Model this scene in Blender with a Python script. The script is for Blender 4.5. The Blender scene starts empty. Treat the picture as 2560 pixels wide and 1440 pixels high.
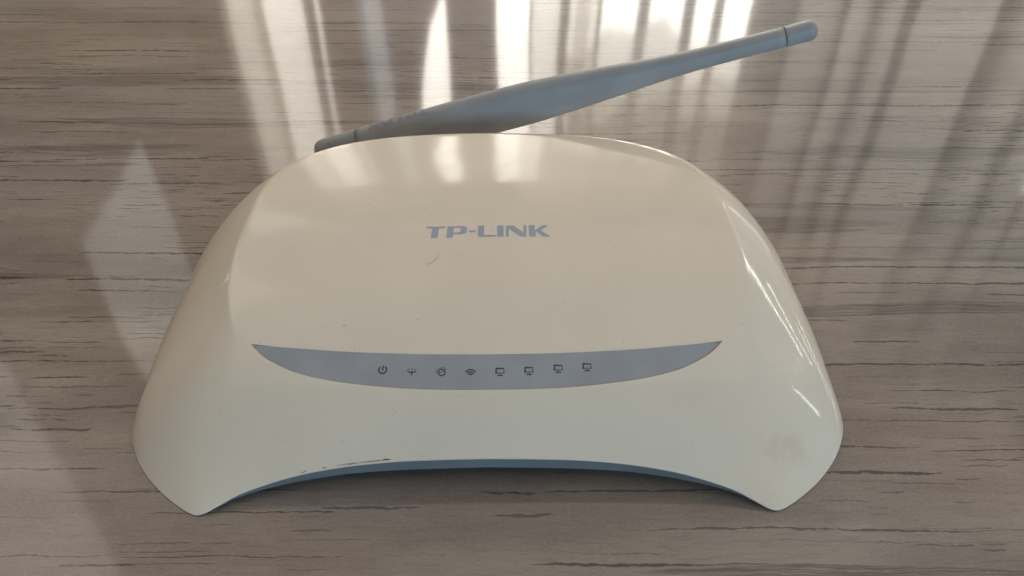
import bpy, bmesh, math, random
import numpy as np
from mathutils import Vector
from mathutils.geometry import tessellate_polygon
random.seed(4)
MM = 0.001
scene = bpy.context.scene
C = scene.collection

# ------------------------------------------------------------------ camera, world, light, exposure
cam_d = bpy.data.cameras.new('camera'); cam = bpy.data.objects.new('camera', cam_d); C.objects.link(cam)
cam.location = (0, 0, 0.170)
cam.rotation_euler = (math.radians(90 - 44), 0, 0)
cam_d.sensor_width = 36; cam_d.lens = 36 * 2130 / 2560
cam_d.clip_start = 0.005; cam_d.clip_end = 50
scene.camera = cam

world = bpy.data.worlds.new('World'); scene.world = world; world.use_nodes = True
bg = world.node_tree.nodes['Background']
bg.inputs[0].default_value = (0.50, 0.47, 0.425, 1); bg.inputs[1].default_value = 0.16

def area(name, loc, target, sx, sy, radiance, col):
    d = bpy.data.lights.new(name, 'AREA'); d.shape = 'RECTANGLE'; d.size = sx; d.size_y = sy
    d.energy = radiance * math.pi * sx * sy; d.color = col
    o = bpy.data.objects.new(name, d); C.objects.link(o); o.location = loc
    o.rotation_euler = (Vector(target) - Vector(loc)).to_track_quat('-Z', 'Y').to_euler()
    return o
# daylight behind the curtained window at the far side of the table
area('window_daylight', (0.55, 2.45, 0.95), (0.55, 0, 0.95), 3.2, 1.55, 10.0, (1.0, 0.95, 0.86))
# cool daylight from the open side of the room, behind and to the right of the photographer
area('side_window_daylight', (1.3, -1.9, 0.50), (0, 0.15, 0.0), 2.6, 0.9, 4.6, (0.58, 0.83, 1.0))
# light coming back from the ceiling; added patch lamp draws a pale table reflection
area('ceiling_glow', (0.0, 0.85, 2.3), (0.0, 0.85, 0.0), 3.6, 3.2, 0.80, (1.0, 0.87, 0.73))
cp_ = area('ceiling_patch_lamp', (-1.73, 1.356, 2.2), (-1.73, 1.356, 0.0), 1.7, 0.7, 1.3, (1.0, 0.97, 0.88)); cp_.rotation_euler = (0, 0, math.radians(-50.4))
# narrow strip lamps added to draw the thin streaks on the router's right flank
area('streak_lamp', (1.95, 1.20, 0.56), (0, 1.20, 0.56), 1.0, 0.022, 40.0, (1.0, 0.95, 0.84))
area('streak_lamp', (1.95, 1.15, 0.24), (0, 1.15, 0.24), 0.7, 0.016, 30.0, (1.0, 0.95, 0.84))
area('streak_lamp', (1.90, 0.26, 0.50), (0, 0.26, 0.50), 0.02, 0.55, 34.0, (0.95, 0.98, 1.0))
area('left_glint_lamp', (-1.75, 1.12, 0.75), (0, 0.3, 0.2), 0.04, 0.40, 7.0, (1.0, 0.97, 0.92))  # slit lamp added for small highlights on the left flank
# pale lamp added behind the kite-cut sheet, left of the main window
area('kite_backlight', (-1.55, 2.14, 1.75), (-1.55, 0, 1.75), 1.3, 1.9, 1.5, (0.95, 1.0, 0.90))

vs = scene.view_settings
vs.view_transform = 'Standard'; vs.look = 'None'; vs.gamma = 1; vs.exposure = 0.0; vs.use_curve_mapping = False
scene.render.engine = 'CYCLES'

# ------------------------------------------------------------------ helpers
class NB:
    def __init__(s, name):
        s.m = bpy.data.materials.new(name); s.m.use_nodes = True
        s.t = s.m.node_tree; s.n = s.t.nodes; s.b = s.n['Principled BSDF']
    def node(s, typ, **kw):
        x = s.n.new(typ)
        for k, v in kw.items(): setattr(x, k, v)
        return x
    def put(s, sock, v):
        if isinstance(v, (int, float, tuple, list)): sock.default_value = v
        else: s.t.links.new(v, sock)
    def math(s, op, a, b=0.0, c=None, clamp=False):
        x = s.node('ShaderNodeMath', operation=op, use_clamp=clamp)
        s.put(x.inputs[0], a); s.put(x.inputs[1], b)
        if c is not None: s.put(x.inputs[2], c)
        return x.outputs[0]
    def vec(s, x, y, z=0.0):
        n = s.node('ShaderNodeCombineXYZ'); s.put(n.inputs[0], x); s.put(n.inputs[1], y); s.put(n.inputs[2], z)
        return n.outputs[0]
    def sep(s, v):
        n = s.node('ShaderNodeSeparateXYZ'); s.put(n.inputs[0], v); return n.outputs
    def noise(s, v, scale=1.0, detail=3.0, rough=0.5, dist=0.0):
        n = s.node('ShaderNodeTexNoise'); s.put(n.inputs['Vector'], v)
        n.inputs['Scale'].default_value = scale; n.inputs['Detail'].default_value = detail
        n.inputs['Roughness'].default_value = rough; n.inputs['Distortion'].default_value = dist
        return n.outputs[0]
    def ramp(s, f, lo, hi, smooth=True):
        n = s.node('ShaderNodeMapRange'); n.interpolation_type = 'SMOOTHSTEP' if smooth else 'LINEAR'
        s.put(n.inputs[0], f); s.put(n.inputs[1], lo); s.put(n.inputs[2], hi); n.inputs[3].default_value = 0; n.inputs[4].default_value = 1
        return n.outputs[0]
    def mix(s, f, a, b, mode='MIX'):
        n = s.node('ShaderNodeMix', data_type='RGBA', blend_type=mode)
        s.put(n.inputs[0], f); s.put(n.inputs[6], a); s.put(n.inputs[7], b); return n.outputs[2]
    def set(s, **kw):
        for k, v in kw.items(): s.put(s.b.inputs[k.replace('_', ' ')], v)
    def bump(s, h, dist, strength=1.0):
        n = s.node('ShaderNodeBump'); s.put(n.inputs['Height'], h); n.inputs['Distance'].default_value = dist; n.inputs['Strength'].default_value = strength
        return n.outputs[0]
    def obj(s):
        return s.node('ShaderNodeTexCoord').outputs['Object']

def link(name, verts, faces, mat, parent=None, smooth=True, scale=MM):
    me = bpy.data.meshes.new(name)
    me.from_pydata([tuple(float(c) * scale for c in v) for v in verts], [], [tuple(int(i) for i in f) for f in faces])
    me.update()
    o = bpy.data.objects.new(name, me); C.objects.link(o)
    if mat: me.materials.append(mat)
    if smooth: me.polygons.foreach_set('use_smooth', [True] * len(me.polygons))
    if parent: o.parent = parent
    return o
def fix_normals(o):
    bm = bmesh.new(); bm.from_mesh(o.data); bmesh.ops.recalc_face_normals(bm, faces=bm.faces); bm.to_mesh(o.data); bm.free(); o.data.update()

def catmull(P, n):
    """dense centripetal Catmull-Rom through the rows of P, n samples per span"""
    P = np.asarray(P, float); P = np.vstack([2 * P[0] - P[1], P, 2 * P[-1] - P[-2]]); out = []
    for i in range(1, len(P) - 2):
        p0, p1, p2, p3 = P[i - 1:i + 3]
        d = lambda a, b: max(np.linalg.norm((a - b)[:2]), 1e-6) ** .5
        t0 = 0; t1 = t0 + d(p0, p1); t2 = t1 + d(p1, p2); t3 = t2 + d(p2, p3)
        for k in range(n):
            t = t1 + (t2 - t1) * k / n
            A1 = (t1 - t) / (t1 - t0) * p0 + (t - t0) / (t1 - t0) * p1
            A2 = (t2 - t) / (t2 - t1) * p1 + (t - t1) / (t2 - t1) * p2
            A3 = (t3 - t) / (t3 - t2) * p2 + (t - t2) / (t3 - t2) * p3
            B1 = (t2 - t) / (t2 - t0) * A1 + (t - t0) / (t2 - t0) * A2
            B2 = (t3 - t) / (t3 - t1) * A2 + (t - t1) / (t3 - t1) * A3
            out.append((t2 - t) / (t2 - t1) * B1 + (t - t1) / (t2 - t1) * B2)
    out.append(P[-2]); return np.array(out)

# ------------------------------------------------------------------ materials
def m_wood():
    b = NB('wood_laminate')
    x, y, _ = b.sep(b.obj())
    wob = b.math('MULTIPLY', b.math('SUBTRACT', b.noise(b.vec(b.math('MULTIPLY', x, 14), b.math('MULTIPLY', y, 30)), 1, 3), .5), .004)
    wob2 = b.math('MULTIPLY', b.math('SUBTRACT', b.noise(b.vec(b.math('MULTIPLY', x, 150), b.math('MULTIPLY', y, 200)), 1, 3, .6), .5), .0016)
    yw = b.math('ADD', b.math('ADD', y, wob), wob2)
    broad = b.noise(b.vec(b.math('MULTIPLY', x, 3.2), b.math('MULTIPLY', y, 17)), 1, 3)
    mid = b.noise(b.vec(b.math('MULTIPLY', x, 9), b.math('MULTIPLY', yw, 85)), 1, 5, .6)
    fine = b.noise(b.vec(b.math('MULTIPLY', x, 75), b.math('MULTIPLY', y, 900)), 1, 4, .65)
    grit = b.noise(b.vec(b.math('MULTIPLY', x, 900), b.math('MULTIPLY', y, 2300)), 1, 2)
    warm = b.ramp(b.noise(b.vec(b.math('MULTIPLY', b.math('ADD', x, .4), 5), b.math('MULTIPLY', y, 7)), 1, 2), .35, .65)
    warm = b.math('MULTIPLY', b.math('ADD', warm, b.ramp(b.math('MULTIPLY', x, -1), -.12, .14)), .5)
    ca = b.mix(warm, (.150, .130, .124, 1), (.176, .116, .087, 1))
    cb = b.mix(warm, (.288, .264, .246, 1), (.310, .234, .184, 1))
    patch = b.noise(b.vec(b.math('MULTIPLY', b.math('ADD', x, .77), 16), b.math('MULTIPLY', y, 40)), 1, 4, .6)
    tone = b.math('ADD', b.math('ADD', b.math('MULTIPLY', broad, .35), b.math('MULTIPLY', mid, .30)), b.math('MULTIPLY', patch, .35))
    col = b.mix(b.ramp(tone, .36, .62), ca, cb)
    mauve = b.ramp(b.noise(b.vec(b.math('MULTIPLY', b.math('ADD', x, 3.1), 13), b.math('MULTIPLY', y, 34)), 1, 3), .48, .68)
    col = b.mix(b.math('MULTIPLY', mauve, .30), col, (.185, .145, .145, 1))
    fib = b.noise(b.vec(b.math('MULTIPLY', x, 190), b.math('MULTIPLY', yw, 1500)), 1, 3, .6)
    col = b.mix(b.math('MULTIPLY', b.ramp(fine, .48, .76), b.math('ADD', .10, b.math('MULTIPLY', b.ramp(patch, .35, .65), .24))), col, (.115, .09, .08, 1))
    col = b.mix(b.math('MULTIPLY', b.ramp(fib, .53, .66), .26), col, (.10, .08, .074, 1))
    col = b.mix(b.math('MULTIPLY', b.ramp(grit, .45, .7), .16), col, (.44, .40, .37, 1))
    def dashes(sx, sy, w, L, keep, seed, mask):
        px = b.math('ADD', b.math('MULTIPLY', x, sx), seed); py = b.math('ADD', b.math('MULTIPLY', yw, sy), seed * 1.7)
        v = b.vec(px, py)
        n = b.node('ShaderNodeTexVoronoi', voronoi_dimensions='2D', feature='F1'); b.put(n.inputs['Vector'], v); n.inputs['Scale'].default_value = 1
        n.inputs['Randomness'].default_value = 1
        cx, cy, _ = b.sep(n.outputs['Position']); rr, rg, rb = b.sep(n.outputs['Color'])
        dx = b.math('ABSOLUTE', b.math('SUBTRACT', px, cx)); dy = b.math('ABSOLUTE', b.math('SUBTRACT', py, cy))
        LL = b.math('MULTIPLY', b.math('ADD', b.math('MULTIPLY', rr, rr), .18), L)
        u = b.math('DIVIDE', dx, LL); u2 = b.math('MULTIPLY', u, u); taper = b.math('SUBTRACT', 1, b.math('MULTIPLY', u2, u2), clamp=True)
        jag = b.math('MULTIPLY', b.ramp(b.noise(b.vec(b.math('MULTIPLY', x, 330), b.math('MULTIPLY', y, 330)), 1, 3, .65), .22, .62), 1.15)
        ww = b.math('MULTIPLY', b.math('MULTIPLY', taper, jag), b.math('MULTIPLY', b.math('ADD', rb, .35), w))
        h = b.math('SUBTRACT', 1, b.math('DIVIDE', dy, b.math('MAXIMUM', ww, 1e-4)), clamp=True)
        h = b.ramp(h, 0.0, .35)
        h = b.math('MULTIPLY', h, b.math('MULTIPLY', b.ramp(rg, 1 - keep, 1 - keep + .05), b.math('ADD', b.math('MULTIPLY', rr, .35), .65)))
        return b.math('MULTIPLY', h, mask, clamp=True)
    cl = b.noise(b.vec(b.math('MULTIPLY', b.math('ADD', x, 1.3), 9), b.math('MULTIPLY', y, 22)), 1, 2)
    zone = b.noise(b.vec(b.math('MULTIPLY', b.math('ADD', x, .52), 4.5), b.math('MULTIPLY', b.math('ADD', y, .11), 13)), 1, 2)
    clm = b.math('ADD', b.math('MULTIPLY', cl, .45), b.math('MULTIPLY', zone, .55))
    dense = b.ramp(clm, .49, .60); some = b.ramp(clm, .40, .54); few = b.math('ADD', .85, b.math('MULTIPLY', b.ramp(clm, .38, .5), .15))
    d1 = dashes(22, 170, .072, .78, .44, 3.1, few)
    d2 = dashes(52, 320, .080, .76, .72, 11.7, some)
    d3 = dashes(90, 520, .120, .68, .92, 27.3, dense)
    d4 = dashes(8, 105, .040, .9, .50, 41.9, few)
    crack = b.math('MAXIMUM', b.math('MAXIMUM', d1, d2), b.math('MAXIMUM', d3, d4))
    band = b.ramp(b.noise(b.vec(b.math('MULTIPLY', b.math('ADD', x, 2.2), 6), b.math('MULTIPLY', yw, 120)), 1, 1.0), .655, .675)
    bigb = b.ramp(b.noise(b.vec(b.math('MULTIPLY', b.math('ADD', x, 5.3), 3.2), b.math('MULTIPLY', yw, 75)), 1, 1.0), .66, .68)
    band = b.math('MAXIMUM', band, bigb)
    lines = b.noise(b.vec(b.math('MULTIPLY', x, 35), b.math('MULTIPLY', yw, 2600)), 1, 2)
    bandm = b.math('MULTIPLY', band, b.math('ADD', b.math('MULTIPLY', b.ramp(lines, .42, .58), .62), .16))
    col = b.mix(bandm, col, (.085, .068, .062, 1))
    col = b.mix(b.math('MULTIPLY', crack, .97), col, (.026, .018, .017, 1))
    # clear film on the laminate: smooth, faintly wavy
    wav = b.math('ADD', b.noise(b.vec(b.math('MULTIPLY', x, 11), b.math('MULTIPLY', y, 6)), 1, 1), b.math('MULTIPLY', b.noise(b.vec(b.math('MULTIPLY', x, 320), b.math('MULTIPLY', y, 320)), 1, 2), .004))
    b.set(Base_Color=col, Roughness=.55, Specular_IOR_Level=.15, Coat_Weight=1.0, Coat_Roughness=.062, Coat_IOR=1.5)
    b.put(b.b.inputs['Coat Normal'], b.bump(wav, .00045))
    return b.m

def m_cover():
    b = NB('cream_gloss_plastic')
    x, y, z = b.sep(b.obj())
    P = b.obj()
    mott = b.noise(P, 45, 4)
    col = b.mix(b.ramp(mott, .3, .7), (.730, .652, .555, 1), (.760, .682, .580, 1))
    # greasy yellow-brown stain on the right front foot
    dx = b.math('DIVIDE', b.math('SUBTRACT', x, .0685), .009); dy = b.math('DIVIDE', b.math('SUBTRACT', y, -.0405), .0065)
    r = b.math('SQRT', b.math('ADD', b.math('MULTIPLY', dx, dx), b.math('MULTIPLY', dy, dy)))
    st = b.math('MULTIPLY', b.math('SUBTRACT', 1, b.ramp(r, .15, 1.0)), b.ramp(b.noise(P, 210, 4), .36, .66))
    col = b.mix(b.math('MULTIPLY', st, .24), col, (.44, .34, .17, 1))
    spk = b.ramp(b.noise(P, 900, 1), .77, .81)
    col = b.mix(b.math('MULTIPLY', spk, .35), col, (.2, .16, .12, 1))
    # fine wiping scratches in the gloss
    sc = b.noise(b.vec(b.math('MULTIPLY', b.math('ADD', x, b.math('MULTIPLY', y, .6)), 60), b.math('MULTIPLY', b.math('SUBTRACT', y, b.math('MULTIPLY', x, .6)), 1400), b.math('MULTIPLY', z, 60)), 1, 2)
    rough = b.math('ADD', .095, b.math('MULTIPLY', b.ramp(sc, .6, .75), .12))
    b.set(Base_Color=col, Roughness=rough, IOR=1.38)
    wv = b.noise(P, 60, 2)
    b.put(b.b.inputs['Normal'], b.bump(wv, .00006))
    return b.m

def m_plain(name, col, rough, grain=0.0, gscale=900, gdist=.00002, spec=.5):
    b = NB(name); P = b.obj()
    v = b.noise(P, 80, 4)
    c2 = tuple(c * .88 for c in col[:3]) + (1,)
    b.set(Base_Color=b.mix(b.ramp(v, .3, .7), c2, tuple(col[:3]) + (1,)), Roughness=rough, Specular_IOR_Level=spec)
    if grain: b.put(b.b.inputs['Normal'], b.bump(b.noise(P, gscale, 2), gdist, grain))
    return b.m
def m_cloth(name, col, trans, see=0.0):
    b = NB(name)
    x, y, z = b.sep(b.obj())
    weave = b.noise(b.vec(b.math('MULTIPLY', x, 160), y, b.math('MULTIPLY', z, 18)), 1, 3)
    c = b.mix(b.ramp(weave, .3, .7), tuple(k * .82 for k in col) + (1,), tuple(col) + (1,))
    d = b.node('ShaderNodeBsdfDiffuse'); b.put(d.inputs[0], c)
    t = b.node('ShaderNodeBsdfTranslucent'); b.put(t.inputs[0], c)
    mx = b.node('ShaderNodeMixShader'); mx.inputs[0].default_value = trans
    b.t.links.new(d.outputs[0], mx.inputs[1]); b.t.links.new(t.outputs[0], mx.inputs[2])
    tr = b.node('ShaderNodeBsdfTransparent'); m2 = b.node('ShaderNodeMixShader'); m2.inputs[0].default_value = see     # open weave
    b.t.links.new(mx.outputs[0], m2.inputs[1]); b.t.links.new(tr.outputs[0], m2.inputs[2])
    b.t.links.new((m2 if see else mx).outputs[0], b.n['Material Output'].inputs[0])
    return b.m

WOOD = m_wood(); COVER = m_cover()
GREY = m_plain('grey_print_panel', (.315, .340, .385), .32)
BASE = m_plain('blue_grey_plastic', (.185, .215, .245), .45, .4)
ANT = m_plain('antenna_grey_rubber', (.305, .325, .355), .48, .6, 1500, .00003)
ANTD = m_plain('antenna_dark_tint', (.215, .235, .265), .6)
LOGO = m_plain('logo_grey_print', (.33, .38, .47), .35)
INK = m_plain('icon_dark_ink', (.030, .036, .044), .4)
DIRT = m_plain('dark_grime', (.05, .035, .025), .7)
RUB = m_plain('dark_rubber', (.04, .04, .045), .7)
GAP = m_plain('seam_shadow_plastic', (.10, .11, .13), .6)

# ------------------------------------------------------------------ the table
tt = link('tabletop', [(-1.1, -.35, -.03), (1.1, -.35, -.03), (1.1, 1.05, -.03), (-1.1, 1.05, -.03),
                       (-1.1, -.35, 0), (1.1, -.35, 0), (1.1, 1.05, 0), (-1.1, 1.05, 0)],
          [(0, 3, 2, 1), (4, 5, 6, 7), (0, 1, 5, 4), (1, 2, 6, 5), (2, 3, 7, 6), (3, 0, 4, 7)], WOOD, smooth=False, scale=1)
tt['kind'] = 'structure'; tt['label'] = 'grey brown wood laminate tabletop under clear glossy film'

# ------------------------------------------------------------------ the router
ROOT = (-6.0, 155.0, 0.0); YAW = math.radians(.55)
router = bpy.data.objects.new('wifi_router', None); C.objects.link(router)
router.location = tuple(v * MM for v in ROOT); router.rotation_euler = (0, 0, YAW); router.empty_display_size = .02
router['label'] = 'cream white wireless router with grey antenna and grey indicator strip on wooden table'
router['category'] = 'router'

def zp(X, y):
    t = 28.0 - y
    return 32.7 - t * t * np.where(t > 0, .00344, .0018) - .0006 * X * X

# matched stations, front middle -> back middle: crease / strip-edge point (X,y), cover edge (X,y,z), start-slope, end-slope
ST = [
 # C1            C2                 s0    s1
 ((0, -32.8),    (0, -43.8, 9.5),   0.0, 1.9),
 ((9, -32.7),    (10.5, -43.9, 9.35), 0.0, 1.9),
 ((18, -32.3),   (21, -44.1, 9.0),  0.0, 1.9),
 ((27, -31.4),   (32.5, -44.8, 8.1), 0.0, 1.8),
 ((35, -30.2),   (43, -46.0, 6.6),  0.0, 1.6),
 ((41, -28.8),   (51, -47.5, 4.8),  0.0, 1.4),
 ((45, -27.5),   (56.5, -49.0, 3.4), 0.0, 1.2),
 ((49, -25.6),   (61.3, -51.0, 1.7), 0.0, 1.1),
 ((51.5, -24.1), (63.6, -51.95, .9), 0.0, 1.1),
 ((53, -22.9),   (65.2, -52.15, .5), 0.0, 1.1),
 ((54.3, -21.7), (67.2, -51.5, .4), 0.0, 1.1),
 ((55.2, -20.7), (72.6, -48.0, .4), 0.0, 1.1),
 ((57.0, -19.3), (77.9, -43.4, .4), 0.12, 1.2),
 ((59.3, -16.5), (82.2, -38.4, .4), 0.20, 1.4),
 ((60.9, -13.3), (84.9, -34.0, .4), 0.28, 1.6),
 ((62.1, -9.5),  (86.6, -30.0, .4), 0.34, 1.8),
 ((62.9, -5.5),  (87.4, -26.2, .4), 0.38, 2.0),
 ((63.2, 0),     (87.6, -19.0, .5), 0.42, 2.2),
 ((63.0, 8),     (87.3, -4.0, 1.2), 0.46, 2.4),
 ((62.1, 17),    (86.3, 10.0, 1.8), 0.50, 2.4),
 ((60.9, 26),    (84.7, 24.5, 2.5), 0.56, 2.6),
 ((59.2, 32.5),  (81.4, 36.5, 3.0), 0.60, 2.8),
 ((56.5, 37.9),  (76.2, 47.2, 3.0), 0.75, 3.0),
 ((52.3, 42.3),  (68.0, 53.5, 3.0), 0.90, 3.2),
 ((46, 46.3),    (58.0, 58.4, 3.0), 1.10, 3.5),
 ((38, 49.4),    (46.0, 61.2, 3.0), 1.4, 3.5),
 ((28, 51.3),    (32.5, 62.6, 3.0), 1.4, 3.5),
 ((14, 52.4),    (16, 63.3, 3.0),   1.4, 3.5),
 ((0, 52.7),     (0, 63.6, 3.0),    1.4, 3.5),
]
TIP = 11                       # station where the strip's tip meets the crease
NS = 8
def dense(rows): return catmull(rows, NS)
c1 = dense([s[0] for s in ST]); c2 = dense([s[1] for s in ST]); sl = dense([(i, 0) for i in range(len(ST))])
sidx = np.linspace(0, len(ST) - 1, len(c1))
s0 = np.interp(sidx, range(len(ST)), [s[2] for s in ST]); s1 = np.interp(sidx, range(len(ST)), [s[3] for s in ST])
c1[0, 0] = c1[-1, 0] = c2[0, 0] = c2[-1, 0] = 0
# strip's upper edge, same number of samples as the lower one (front middle -> tip)
up = catmull([(0, -24.6), (16, -24.3), (33, -23.25), (45.5, -21.9), (52, -21.1), (55.2, -20.7)], 60)
nlow = TIP * NS + 1
lowarc = c1[:nlow]
def resample_x(curve, xs): return np.stack([xs, np.interp(xs, curve[:, 0], curve[:, 1])], 1)
up_r = resample_x(up, lowarc[:, 0] * (55.2 / lowarc[-1, 0]))
up_r[-1] = lowarc[-1]

def full(a, flip=True):
    """half ring (front mid .. back mid) -> closed ring, right side then mirrored left side"""
    m = a[1:-1][::-1].copy(); m[:, 0] *= -1
    return np.vstack([a, m])

# flank rings
NR = 26
rings = []
P0 = np.column_stack([c1, zp(c1[:, 0], c1[:, 1])]); P3 = c2
d = P3[:, :2] - P0[:, :2]; L = np.linalg.norm(d, axis=1); dn = d / L[:, None]
eps = .01
g = (zp(P0[:, 0] + dn[:, 0] * eps, P0[:, 1] + dn[:, 1] * eps) - zp(P0[:, 0], P0[:, 1])) / eps      # plate slope along d (negative)
sl0 = g - s0
a1, a2 = .38, .34
P1 = np.column_stack([P0[:, :2] + d * a1, P0[:, 2] + sl0 * L * a1])
P2 = np.column_stack([P3[:, :2] - d * a2 * .55, P3[:, 2] + s1 * L * a2 * .55])
us = np.concatenate([[0, .012, .03], np.linspace(.06, .95, NR - 6), [.975, .99, 1.0]])
# front and feet: one smooth thin-plate surface through the plate, the lip and the feet's edges, so that no ridge runs to the foot tips
def bez(i, u): return P0[i] * (1 - u) ** 3 + 3 * P1[i] * u * (1 - u) ** 2 + 3 * P2[i] * u * u * (1 - u) + P3[i] * u ** 3
cp = []
for st_ in np.arange(0, 17.01, 1.0): cp.append(P3[int(st_ * NS)])
for st_ in (16, 17.5, 19): cp += [bez(int(st_ * NS), u) for u in (.25, .5, .75)]
for X_ in (0, 12, 24, 36, 46, 54):
    yl = float(np.interp(X_, c1[:nlow, 0], c1[:nlow, 1]))
    for dy_ in (0, 2.5, 6, 12): cp.append(np.array([X_, yl + dy_, float(zp(X_, yl + dy_))]))
cp = np.array(cp); cp = np.vstack([cp, cp[cp[:, 0] > .5] * [-1, 1, 1]])
def kern(A, B):
    r2 = ((A[:, None, :2] - B[None, :, :2]) ** 2).sum(-1) + 1e-9; return .5 * r2 * np.log(r2)
nc = len(cp); Q = np.column_stack([np.ones(nc), cp[:, :2]])
Mx = np.block([[kern(cp, cp) + np.eye(nc) * 2.0, Q], [Q.T, np.zeros((3, 3))]])
wts = np.linalg.solve(Mx, np.concatenate([cp[:, 2], np.zeros(3)]))
def tps(p): return kern(p, cp) @ wts[:nc] + np.column_stack([np.ones(len(p)), p[:, :2]]) @ wts[nc:]
def smooth01(v): v = np.clip(v, 0, 1); return v * v * (3 - 2 * v)
wB = smooth01((sidx - 11.0) / 4.0)                 # 0 = thin-plate surface, 1 = Bezier flank
r0, r3 = P0[:, 2] - tps(P0), P3[:, 2] - tps(P3)
for u in us:
    B_ = P0 * (1 - u) ** 3 + 3 * P1 * u * (1 - u) ** 2 + 3 * P2 * u * u * (1 - u) + P3 * u ** 3
    zt = tps(B_) + r0 * (1 - u) ** 2 + r3 * u ** 2
    B_[:, 2] = zt * (1 - wB) + B_[:, 2] * wB
    rings.append(B_)
# rolled edge of the cover: round over, then underside going inwards
out_n = np.column_stack([dn, np.zeros(len(dn))])
e = np.minimum(.55, P3[:, 2] * .45)[:, None]
rings.append(P3 + np.column_stack([dn * .10, np.zeros(len(dn))]) - e * np.array([0, 0, .5]))
rings.append(P3 - out_n * .12 - e * np.array([0, 0, 1.0]))
rings.append(P3 - out_n * 1.6 - e * np.array([0, 0, 1.0]))

verts = []; faces = []
def add_ring(r):
    i = len(verts); verts.extend(r.tolist()); return i
half_n = len(c1); ringN = 2 * half_n - 2
soft = np.clip(s0 / 1.1, 0, 1)                      # how far the crease is rounded over
rings[0] = rings[0].copy(); rings[0][:, 2] -= .17 * soft
idx = [add_ring(full(r)) for r in rings]
for k in range(len(idx) - 1):
    for j in range(ringN):
        j2 = (j + 1) % ringN
        faces.append((idx[k] + j, idx[k + 1] + j, idx[k + 1] + j2, idx[k] + j2))
# upper plate: boundary = strip's upper edge + crease, filled in towards the middle
pb = c1.copy(); pb[:nlow] = up_r
PB = full(pb); ctr = np.array([0, 14.0])
is_front = np.zeros(ringN, bool); is_front[:nlow - 1] = True; is_front[ringN - (nlow - 2):] = True
softF = full(np.column_stack([soft, soft]) )[:, 1]
def plate_ring(k):
    p = ctr + (PB - ctr) * k; return np.column_stack([p, zp(p[:, 0], p[:, 1]) - (.035 * softF if k == .986 else 0)])
ks = [1.0, .986, .97, .95] + list(np.linspace(.9, .06, 22))
pr0 = plate_ring(1.0)
i0 = len(verts); verts.extend(pr0.tolist())
remap = [i0 + j if is_front[j] else idx[0] + j for j in range(ringN)]
prev = remap
for k in ks[1:]:
    cur = list(range(len(verts), len(verts) + ringN)); verts.extend(plate_ring(k).tolist())
    for j in range(ringN):
        j2 = (j + 1) % ringN; faces.append((cur[j], prev[j], prev[j2], cur[j2]))
    prev = cur
ci = len(verts); verts.append((ctr[0], ctr[1], float(zp(ctr[0], ctr[1]))))
for j in range(ringN): faces.append((ci, prev[j], prev[(j + 1) % ringN]))
# walls of the recess the strip lies in (0.5 mm deep)
def wall(loop_ids, sgn):
    prev_ = list(loop_ids)
    for (dy_, dz_) in ((.20, -.13), (.24, -.30), (.24, -.6)):
        cur_ = []
        for i in loop_ids:
            x_, y_, z_ = verts[i]; k_ = min(1.0, (55.2 - abs(x_)) / 6.0 + .02)
            cur_.append(len(verts)); verts.append((x_ * (1 - .004 * (1 - k_)), y_ + sgn * dy_ * k_, z_ + dz_))
        for q in range(len(loop_ids) - 1): faces.append((prev_[q], prev_[q + 1], cur_[q + 1], cur_[q]))
        prev_ = cur_
front_ids = list(range(ringN - (nlow - 1), ringN)) + list(range(0, nlow))
wall([idx[0] + j for j in front_ids], 1); wall([remap[j] for j in front_ids], -1)
cover = link('cover', verts, faces, COVER, router)
fix_normals(cover)
bmv = bmesh.new(); bmv.from_mesh(cover.data)
for ed in bmv.edges:                      # the recess rim is crisp
    if len(ed.link_faces) == 2 and ed.calc_face_angle(0) > math.radians(24) and min(v_.co.z for v_ in ed.verts) > .012: ed.smooth = False
bmv.to_mesh(cover.data); bmv.free()

# indicator strip: lens lying slightly sunk in the recess
def strip_pt(u, w, sink=.12):           # u index on the half curves (signed), w 0 upper .. 1 lower
    pass
sv = []; sf = []
lowF = np.vstack([lowarc[1:][::-1] * [-1, 1], lowarc]); upF = np.vstack([up_r[1:][::-1] * [-1, 1], up_r])
mid_ = (lowF + upF) / 2
inset = .23
n_ = len(lowF); W = 9
for i in range(n_):
    for w in range(W):
        f = w / (W - 1); p = upF[i] * (1 - f) + lowF[i] * f
        q = p.copy(); q[1] += inset * (1 - 2 * f) * -1 if True else 0
        q[0] *= .9985
        z = float(zp(p[0], p[1])) - .16
        sv.append((q[0], q[1], z))
for i in range(n_ - 1):
    for w in range(W - 1):
        sf.append((i * W + w, i * W + w + 1, (i + 1) * W + w + 1, (i + 1) * W + w))
# floor of the recess, a skirt closing the seam round the strip, seam shadow painted dark
panel = link('indicator_panel', sv, sf, GREY, router); panel['label'] = 'lens-shaped grey indicator strip with black symbols'
fv = []; ff = []
for i in range(n_):
    for p in (upF[i], lowF[i]): fv.append((p[0], p[1], float(zp(p[0], p[1])) - .55))
for i in range(n_ - 1): ff.append((2 * i, 2 * i + 1, 2 * i + 3, 2 * i + 2))
link('seam', fv, ff, GAP, panel)

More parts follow.
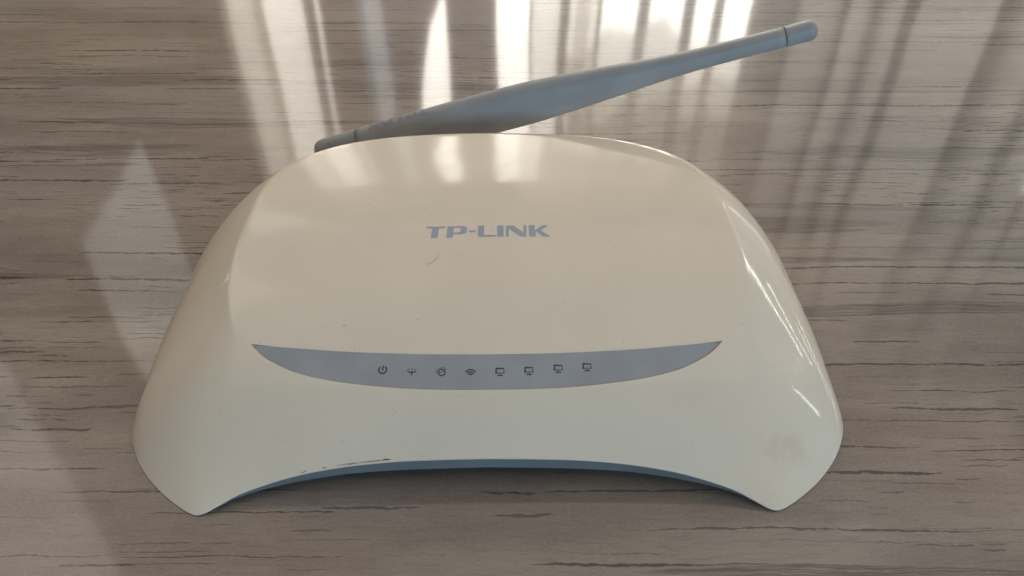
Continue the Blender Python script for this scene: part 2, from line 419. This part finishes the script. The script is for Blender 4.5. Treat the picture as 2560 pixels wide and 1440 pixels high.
# printed shapes draped on the cover / the strip
def drape_poly(name, outer, holes, mat, parent, off):
    loops = [outer] + holes
    tri = tessellate_polygon([[Vector((p[0], p[1], 0)) for p in l] for l in loops])
    flat = [p for l in loops for p in l]
    v = [(p[0], p[1], float(zp(p[0], p[1])) + off) for p in flat]
    o = link(name, v, tri, mat, parent, smooth=False)
    bm = bmesh.new(); bm.from_mesh(o.data)
    for f_ in bm.faces:
        f_.normal_update()
        if f_.normal.z < 0: f_.normal_flip()
    bm.to_mesh(o.data); bm.free(); return o
def lg(u, v): return (-15.7 + (u - 160) / 2238 * 31.4, 11.0 - (v - 165) / 210 * 3.9)
LET = {
 'T': ([(165, 178), (518, 178), (508, 207), (402, 212), (385, 383), (265, 383), (278, 212), (180, 207)], []),
 'P': ([(555, 178), (840, 172), (890, 185), (912, 215), (905, 265), (885, 305), (820, 322), (668, 322), (650, 380), (538, 380)], [[(668, 207), (765, 203), (792, 220), (788, 268), (760, 290), (662, 292)]]),
 '-': ([(945, 255), (1062, 255), (1058, 287), (945, 287)], []),
 'L': ([(1097, 170), (1215, 170), (1210, 340), (1418, 340), (1418, 370), (1140, 372), (1112, 366), (1100, 345)], []),
 'I': ([(1445, 168), (1562, 168), (1562, 370), (1445, 370)], []),
 'N': ([(1605, 172), (1735, 170), (1920, 298), (1920, 165), (1972, 163), (1968, 368), (1865, 370), (1655, 225), (1655, 370), (1603, 372)], []),
 'K': ([(2012, 165), (2120, 165), (2128, 255), (2270, 165), (2368, 162), (2232, 258), (2398, 370), (2270, 370), (2140, 275), (2135, 370), (2020, 370)], []),
}
for ch, (o_, h_) in LET.items():
    drape_poly('letter', [lg(*p) for p in o_], [[lg(*p) for p in h] for h in h_], LOGO, cover, .035)

def stroke_mesh(name, strokes, cx, cy, parent):
    """strokes: (points in zoomed pixels about the icon centre, width, closed)"""
    S = .0222; v = []; f = []
    for pts, w, closed in strokes:
        P = np.array(pts, float) * [S, -S] + [cx, cy]; n = len(P); w = w * S / 2
        base = len(v)
        for i in range(n):
            if closed: t = P[(i + 1) % n] - P[i - 1]
            else: t = P[min(i + 1, n - 1)] - P[max(i - 1, 0)]
            t /= max(np.linalg.norm(t), 1e-6); nn = np.array([-t[1], t[0]])
            if 0 < i < n - 1 or closed:
                tA = P[i] - P[i - 1]; tA /= max(np.linalg.norm(tA), 1e-6); k = 1 / max(abs(np.dot(np.array([-tA[1], tA[0]]), nn)), .5)
            else: k = 1
            for sgn in (1, -1):
                q = P[i] + nn * w * k * sgn; v.append((q[0], q[1], float(zp(q[0], q[1])) - .16 + .03))
        for i in range(n if closed else n - 1):
            a, b_ = base + 2 * i, base + 2 * ((i + 1) % n); f.append((a, a + 1, b_ + 1, b_))
    o = link(name, v, f, INK, parent, smooth=False)
    bm = bmesh.new(); bm.from_mesh(o.data)
    for f_ in bm.faces:
        f_.normal_update()
        if f_.normal.z < 0: f_.normal_flip()
    bm.to_mesh(o.data); bm.free(); return o
def arc(cx, cy, rx, ry, a0, a1, n=18, rot=0):
    r = []
    for i in range(n):
        a = math.radians(a0 + (a1 - a0) * i / (n - 1)); x_, y_ = rx * math.cos(a), ry * math.sin(a)
        c_, s_ = math.cos(rot), math.sin(rot); r.append((cx + c_ * x_ - s_ * y_, cy + s_ * x_ + c_ * y_))
    return r
W1 = 15
power = [(arc(0, 4, 40, 38, -52, 232), W1, False), ([(4, -38), (0, 14)], W1, False)]
plus = [(arc(0, -4, 44, 20, -60, 240), 6, False), ([(2, -8), (-2, 44)], 11, False), ([(-38, 2), (-20, 12), (0, 14), (20, 12), (38, 2)], 9, False), (arc(4, -26, 3, 3, 0, 360, 7), 6, False)]
globe = [(arc(10, 10, 34, 32, 0, 360, 22)[:-1], 12, True), (arc(0, -12, 50, 22, 0, 360, 22, -.32)[:-1], 5, True)]
wifi = [(arc(0, 40, 62, 66, 215, 325), 13, False), (arc(0, 40, 38, 42, 213, 327), 13, False), (arc(0, 36, 17, 16, 208, 332, 9), 13, False)]
screen = [([(-15, 14), (-40, 14), (-40, -32), (40, -32), (40, 14), (15, 14)], 11, False), ([(0, 2), (0, 36)], 10, False), ([(-27, 37), (27, 37)], 11, False)]
for ic, (cx, cy) in zip([power, plus, globe, wifi] + [screen] * 4, [(-23.8, -27.75), (-17.1, -28.3), (-10.5, -28.5), (-3.7, -28.75), (3.0, -28.7), (9.6, -28.5), (16.3, -28.0), (22.9, -27.6)]):
    stroke_mesh('icon', ic, cx, cy, panel)

# base tray under the cover, showing as a blue-grey band in the front arch
def base_ring(inset_mm, zfun):
    r = np.column_stack([P3[:, :2] - dn * inset_mm, np.zeros(len(P3))]); r[:, 2] = zfun
    return full(r)
ins = np.interp(sidx, [0, 3, 5, 7, 8.5, 10, 28], [1.2, 1.0, .7, .7, 1.6, 3.0, 3.0])[:, None]
bot = np.interp(sidx, [0, 3, 4, 5, 6, 7, 9, 28], [3.6, 3.3, 2.6, 2.0, 1.3, .8, 1.2, 1.2])
top = np.maximum(np.minimum(P3[:, 2] - .75, 9.0), bot + .05) 
rb = [np.column_stack([P3[:, :2] - dn * ins, top]), np.column_stack([P3[:, :2] - dn * ins, bot + .5 * (top > bot + .6)]),
      np.column_stack([P3[:, :2] - dn * (ins + .4), bot]), np.column_stack([P3[:, :2] - dn * (ins + 3), bot])]
bv = []; bf = []; bi = []
for r in rb: bi.append(len(bv)); bv.extend(full(r).tolist())
for k in range(len(bi) - 1):
    for j in range(ringN): bf.append((bi[k] + j, bi[k] + (j + 1) % ringN, bi[k + 1] + (j + 1) % ringN, bi[k + 1] + j))
bf.append(tuple(bi[-1] + j for j in range(ringN)))
base = link('base_tray', bv, bf, BASE, router); fix_normals(base)
bm = bmesh.new(); bm.from_mesh(base.data)
for ed in bm.edges:
    if len(ed.link_faces) == 2 and ed.calc_face_angle(0) > math.radians(35): ed.smooth = False
bm.to_mesh(base.data); bm.free()
for (fx, fy) in ((-55, -36), (55, -36), (-55, 40), (55, 40)):
    v = []; f = []
    for k, (r, z) in enumerate(((5.0, 0.0), (5.2, .4), (5.2, 1.2), (4.6, 1.9))):
        for q in range(20): v.append((fx + r * math.cos(q * math.pi / 10), fy + r * math.sin(q * math.pi / 10), z))
    for k in range(3):
        for q in range(20): f.append((k * 20 + q, k * 20 + (q + 1) % 20, (k + 1) * 20 + (q + 1) % 20, (k + 1) * 20 + q))
    f.append(tuple(range(19, -1, -1))); f.append(tuple(60 + q for q in range(20)))
    link('rubber_foot', v, f, RUB, router)

# grime along the front lip and small marks on the cover
def surf_front(i, u):
    """point of the flank at half-ring sample i (signed = side), Bezier parameter u"""
    s = -1 if i < 0 else 1; i = abs(i)
    p = P0[i] * (1 - u) ** 3 + 3 * P1[i] * u * (1 - u) ** 2 + 3 * P2[i] * u * u * (1 - u) + P3[i] * u ** 3
    return np.array([p[0] * s, p[1], p[2]])
def lip_mark(xa, xb, u0, th, name='scuff_mark'):
    v = []; f = []; n = 22; xs = P3[:7 * NS, 0]
    for k in range(n):
        t = k / (n - 1); X = xa + (xb - xa) * t; i = int(np.argmin(abs(xs - abs(X)))); i = -i if X < 0 else i
        wob = random.uniform(-.5, .5) * th; hw = th * (1 - abs(2 * t - 1) ** 3) * random.uniform(.3, 1.0)
        for u in (u0 + wob - hw, u0 + wob + hw):
            p = surf_front(i, min(u, .999)); v.append((X, p[1] - .02, p[2] + .03))
    for k in range(n - 1): f.append((2 * k, 2 * k + 1, 2 * k + 3, 2 * k + 2))
    link(name, v, f, DIRT, cover, smooth=False)
for a in ((-23.6, -21.6, .966, .012), (-29, -23.0, .976, .006), (-34, -28.5, .979, .006), (-37.2, -36, .979, .005), (-42, -40.5, .979, .005), (-15, -14.7, .935, .007)): lip_mark(*a)

def strand(name, pts, r, mat, parent=None):
    pts = catmull(pts, 6); v = []; f = []
    for i, p in enumerate(pts):
        t = pts[min(i + 1, len(pts) - 1)] - pts[max(i - 1, 0)]; t /= np.linalg.norm(t)
        a = np.cross(t, [0, 0, 1]); a /= np.linalg.norm(a); b_ = np.cross(t, a)
        for q in range(5):
            an = q * 2 * math.pi / 5; v.append(p + (a * math.cos(an) + b_ * math.sin(an)) * r)
    for i in range(len(pts) - 1):
        for q in range(5): f.append((i * 5 + q, i * 5 + (q + 1) % 5, i * 5 + 5 + (q + 1) % 5, i * 5 + 5 + q))
    return link(name, v, f, mat, parent)
HAIR = m_plain('pale_brown_hair', (.50, .43, .35), .6)
def onp(X, y, h=.04): return (X, y, float(zp(X, y)) + h)
hr = strand('hair_strand', [onp(-14.8, -1.2), onp(-13.6, -.7), onp(-12.6, .4), onp(-12.0, 1.9)], .045, HAIR)
hr.parent = None; hr.location = router.location; hr.rotation_euler = router.rotation_euler
hr['label'] = 'tiny pale curved hair lying on the router below the lettering'; hr['category'] = 'hair'
for (X, y, r) in ((-33.5, -17.2, .17), (-30.6, -22.9, .16), (35.2, 9.8, .13), (12.1, -34.5, .14), (33, -31.9 - 1.2, .2)):
    if y > -24 or y > -30: z_ = float(zp(X, y)) + .03
    else: continue
    n = 7; v = [(X + r * math.cos(q * 2 * math.pi / n) * random.uniform(.6, 1.5), y + r * math.sin(q * 2 * math.pi / n) * random.uniform(.5, 1.1), z_) for q in range(n)]
    link('speck', v, [tuple(range(n))], DIRT, cover, smooth=False)

# ------------------------------------------------------------------ antenna (hinged behind the body, swung low to the right)
def ray(px, py):
    f = 2130.; p = math.radians(44); a = (px - 1280) / f; b_ = (py - 720) / f
    return np.array([a, math.cos(p) - b_ * math.sin(p), -math.sin(p) - b_ * math.cos(p)])
AH = np.array([-61.2, 224.0, 11.6]); AT = np.array([86.2, 224.0, 55.6])      # hinge end and tip, mm, world
cw, sw = math.cos(-YAW), math.sin(-YAW)
def to_local(p):
    q = np.asarray(p) - np.array(ROOT); return np.array([cw * q[0] - sw * q[1], sw * q[0] + cw * q[1], q[2]])
ah, at = to_local(AH), to_local(AT); ax = (at - ah); AL = np.linalg.norm(ax); ax /= AL
sd = np.array([0, 1.0, 0]); sd -= ax * np.dot(sd, ax); sd /= np.linalg.norm(sd); upv = np.cross(ax, -sd); upv = upv if upv[2] > 0 else -upv
#        t (0 hinge .. 1 tip), half height, half depth
PROF = [(0.0, 4.2, 3.3), (.006, 5.0, 3.7), (.02, 5.5, 3.9), (.09, 5.85, 4.0), (.18, 6.25, 4.1), (.26, 6.6, 4.1), (.34, 6.8, 4.1), (.42, 6.75, 4.1), (.50, 6.2, 3.95), (.57, 5.4, 3.75),
        (.64, 4.5, 3.4), (.70, 3.7, 3.05), (.75, 3.2, 2.85), (.80, 2.95, 2.75), (.86, 2.8, 2.7), (.93, 2.75, 2.7)]
PT = np.array(PROF)
def prof(t):
    a = np.interp(t, PT[:, 0], PT[:, 1]); b_ = np.interp(t, PT[:, 0], PT[:, 2]); return a, b_
pd = catmull(PT, 6)
def prof_s(t): return float(np.interp(t, pd[:, 0], pd[:, 1])), float(np.interp(t, pd[:, 0], pd[:, 2]))
def spin(name, sections, mat, parent, cap0=True, cap1=True, n=40):
    v = []; f = []
    for t, a, b_ in sections:
        c_ = ah + ax * AL * t
        for q in range(n):
            an = 2 * math.pi * q / n; ca, sa = math.cos(an), math.sin(an)
            e_ = .85; ca = math.copysign(abs(ca) ** e_, ca); sa = math.copysign(abs(sa) ** e_, sa)
            v.append(c_ + upv * a * ca + sd * b_ * sa)
    for i in range(len(sections) - 1):
        for q in range(n): f.append((i * n + q, i * n + (q + 1) % n, (i + 1) * n + (q + 1) % n, (i + 1) * n + q))
    if cap0: f.append(tuple(range(n)))
    if cap1: f.append(tuple((len(sections) - 1) * n + q for q in range(n)))
    o = link(name, v, f, mat, parent); fix_normals(o)
    bm = bmesh.new(); bm.from_mesh(o.data)
    for ed in bm.edges:
        if len(ed.link_faces) == 2 and max(len(q.verts) for q in ed.link_faces) > 4: ed.smooth = False
    bm.to_mesh(o.data); bm.free(); return o
CAPT = .9415; SEAM = .094
secs = [(t, *prof_s(t)) for t in np.linspace(SEAM + .001, CAPT - .0015, 70)]
secs = [(secs[0][0], secs[0][1] - .07, secs[0][2] - .07)] + secs + [(CAPT - .0005, secs[-1][1] - .25, secs[-1][2] - .25)]
ant = spin('antenna', secs, ANT, router); ant['label'] = 'slim grey antenna swung low behind the router'
h_s = [(0.0, 3.6, 2.6), (.003, 4.6, 3.4), (.008, 5.15, 3.75), (.02, 5.5, 3.9)] + [(t, *prof_s(t)) for t in np.linspace(.03, SEAM, 8)]
spin('hinge_knuckle', h_s, ANT, ant)
cr = 2.78
tc = [(CAPT - .002, cr - .55, cr - .55), (CAPT + .0008, cr - .5, cr - .5), (CAPT + .001, cr - .06, cr - .06), (CAPT + .0022, cr + .02, cr + .02)]
tend = 1.0; R_ = 2.3 / AL
tc += [(t, cr, cr) for t in np.linspace(CAPT + .006, tend - R_, 5)]
tc += [(tend - R_ + R_ * math.sin(a), cr * (.16 + .84 * math.cos(a)), cr * (.16 + .84 * math.cos(a))) for a in np.linspace(.15, math.pi / 2, 9)]
spin('tip_cap', tc, ANT, ant)
# joint pin between hinge knuckle and the router's back
v = []; f = []
hp = ah + ax * 6.0
for k, (dy, r) in enumerate(((-9.5, 3.6), (-1.0, 3.6), (-.5, 3.3))):
    for q in range(24): v.append(hp + np.array([math.cos(q * math.pi / 12) * r, dy, math.sin(q * math.pi / 12) * r]))
for k in range(2):
    for q in range(24): f.append((k * 24 + q, k * 24 + (q + 1) % 24, (k + 1) * 24 + (q + 1) % 24, (k + 1) * 24 + q))
f.append(tuple(range(24))); fix_normals(link('hinge_pin', v, f, ANT, ant))
# lettering, engraving shade as a darker tint, on the upper side, upside down to the camera, and the small ring mark on the knuckle
def ant_pt(t, phi, off=.03):
    a, b_ = prof_s(t); ca, sa = math.cos(phi), math.sin(phi); e_ = .85
    ca = math.copysign(abs(ca) ** e_, ca); sa = math.copysign(abs(sa) ** e_, sa)
    return ah + ax * AL * t + upv * (a + off) * ca + sd * (b_ + off) * sa
def amap(p): return (.252 - (p[0] - 160) / 2238 * .128, -.36 + (p[1] - 165) / 210 * .66)
for ch, (o_, h_) in LET.items():
    loops = [[amap(p) for p in o_]] + [[amap(p) for p in h] for h in h_]
    flat = [p for l in loops for p in l]
    tris = [[np.array(flat[i]) for i in t] for t in tessellate_polygon([[Vector((p[0] * 30, p[1], 0)) for p in l] for l in loops])]
    for _ in range(3):
        nt = []
        for a, b_, c_ in tris:
            m1, m2, m3 = (a + b_) / 2, (b_ + c_) / 2, (c_ + a) / 2; nt += [[a, m1, m3], [m1, b_, m2], [m3, m2, c_], [m1, m2, m3]]
        tris = nt
    link('letter', [ant_pt(p[0], p[1], .05) for t in tris for p in t], [(3 * k, 3 * k + 1, 3 * k + 2) for k in range(len(tris))], ANTD, ant, smooth=False)
v = []; f = []
for k in range(15):
    a = math.radians(-150 + 250 * k / 14)
    for r in (.9, 1.2): v.append(ant_pt(.034 + r * math.cos(a) / AL, -.62 + r * math.sin(a) / 5.0))
for k in range(14): f.append((2 * k, 2 * k + 1, 2 * k + 3, 2 * k + 2))
link('ring_mark', v, f, ANTD, ant, smooth=False)

# ------------------------------------------------------------------ the curtained window across the table (seen only as reflections)
SHEER = m_cloth('sheer_curtain_cloth', (.31, .305, .295), .55)
VOILE = m_cloth('thin_voile_cloth', (.70, .67, .60), .7, .42)
HEAVY = m_cloth('heavy_curtain_cloth', (.30, .27, .24), .12)
def px2x(px, y=2.0): return .984e-3 * (px - 1280) * y / 2.0
def curtain(name, strips, y0, mat, label):
    """one curtain: a run of hanging pleats, each a gently rounded vertical sheet; rows of (z, shift of left edge, shift of right edge)"""
    v = []; f = []
    for k, (xa, xb, prof_) in enumerate(strips):
        n, m = 7, len(prof_); base_ = len(v); yy = y0 + (.012 if k % 2 else -.012)
        for (z, da, db) in prof_:
            A, B = xa + da, xb + db
            for i in range(n):
                t = i / (n - 1); v.append((A + (B - A) * t, yy - .018 * math.sin(math.pi * t), z))
        for j in range(m - 1):
            for i in range(n - 1): a = base_ + j * n + i; f.append((a, a + 1, a + n + 1, a + n))
    o = link(name, v, f, mat, scale=1); o['kind'] = 'structure'; o['label'] = label
    return o
def st(p0, p1, *prof_, y=2.0):
    return (px2x(p0, y), px2x(p1, y), prof_ if prof_ else ((-.3, 0, 0), (1.0, 0, 0), (2.4, 0, 0)))
def swag(p0, p1, l, r, z=.88):      # pleat that spreads out above height z and closes the gap beside it
    return st(p0, p1, (-.3, 0, 0), (z - .12, 0, 0), (z, l * .25, r * .25), (z + .14, l, r), (2.4, l, r))
R = [st(1400, 1424), st(1496, 1508), st(1594, 1622), st(1600, 1618), st(1708, 1738), st(1714, 1735), st(1788, 1812), st(1792, 1808), st(1880, 2000), st(1905, 1992), st(1985, 2122), st(2085, 2222), st(2105, 2125), st(2180, 2305), st(2265, 2300), st(2290, 2560), st(2500, 2700), st(2520, 2545), st(2650, 2800), st(2840, 3130), st(3170, 3420), st(3440, 3800)]
def fade_veil(name, p0, p1, y, mat, z0, amp, label, z1=2.4, n=60):  # voile layers added to fade the bright gaps towards the top
    v = []; f = []
    for k in range(n):
        t = k / (n - 1); x_ = px2x(p0 + (p1 - p0) * t, y)
        zb = z0 + amp * (math.sin(t * 23.0) * .6 + math.sin(t * 9.1 + 1.2)) * .5
        v += [(x_, y + .012 * math.sin(t * 70), zb), (x_, y + .012 * math.sin(t * 70), z1)]
    for k in range(n - 1): f.append((2 * k, 2 * k + 2, 2 * k + 3, 2 * k + 1))
    o = link(name, v, f, mat, scale=1); o['kind'] = 'structure'; o['label'] = label
fade_veil('fade_veil', 1420, 1930, 1.93, VOILE, .84, .07, 'voile veil added to fade the bright gaps, upper layer over the right curtain, mirrored in the glossy table')
fade_veil('fade_veil', 1440, 1930, 1.90, VOILE, .92, .06, 'voile veil added to fade the bright gaps, second layer over the right curtain, mirrored in the glossy table')
fade_veil('fade_veil', 1500, 1930, 1.87, VOILE, 1.00, .05, 'voile veil added to fade the bright gaps, third layer over the right curtain, mirrored in the glossy table')
curtain('sheer_curtain', R, 2.0, SHEER, 'pale sheer curtain, right half, mirrored in the glossy table')
curtain('voile_curtain', [st(545, 652), st(552, 648), st(632, 775), st(780, 800), st(1334, 1425), st(1424, 1510), st(1440, 1475)], 2.0, VOILE, 'thin cream voile strips left of the bright gaps, mirrored in the glossy table')
BLUE = m_cloth('pale_blue_cloth', (.40, .50, .62), .6, .12)
curtain('blue_voile', [st(895, 970)], 2.0, BLUE, 'pale blue voile strip between brown curtains, mirrored in the glossy table')
H2 = dict(y=2.06)
def wall_pt(px, py, y):
    d_ = ray(px, py); yg = .17 * d_[1] / -d_[2]; return (float(d_[0] / d_[1] * y), y, float((y - yg) * -d_[2] / d_[1]))
Y2 = 2.075
kite = [wall_pt(*p, Y2) for p in ((358, 352), (300, 470), (208, 612), (262, 740), (330, 880), (430, 1060), (640, 930), (530, 770), (466, 645), (420, 500))]
outer = [(-2.9, Y2, -.3), (-2.9, Y2, 3.4), (-.2, Y2, 3.4), (-.45, Y2, 1.9), (px2x(480, Y2), Y2, 1.6), (px2x(480, Y2), Y2, -.3)]
tri = tessellate_polygon([[Vector((p[0], p[2], 0)) for p in l] for l in (outer, kite)])
tb = link('kite_mask_sheet', outer + kite, tri, HEAVY, scale=1, smooth=False)  # unseen sheet added; its opening cuts the lamp's light to a kite
tb['kind'] = 'structure'; tb['label'] = 'brown mask sheet added to cut a kite-shaped patch of light, mirrored in the glossy table'
Hs = [st(455, 568, **H2), st(636, 652, **H2), st(757, 786, **H2), st(793, 908, **H2),
      st(955, 1030, (-.3, 0, .09), (.76, 0, .082), (.80, 0, .066), (.86, 0, .040), (.95, 0, .020), (1.06, 0, .004), (1.16, 0, 0), (1.3, 0, .012), (2.4, 0, .05), **H2), st(1108, 1242, **H2), st(1326, 1334, **H2)]
curtain('heavy_curtain', Hs, 2.06, HEAVY, 'brown heavy curtain between the bright gaps, mirrored in the glossy table')
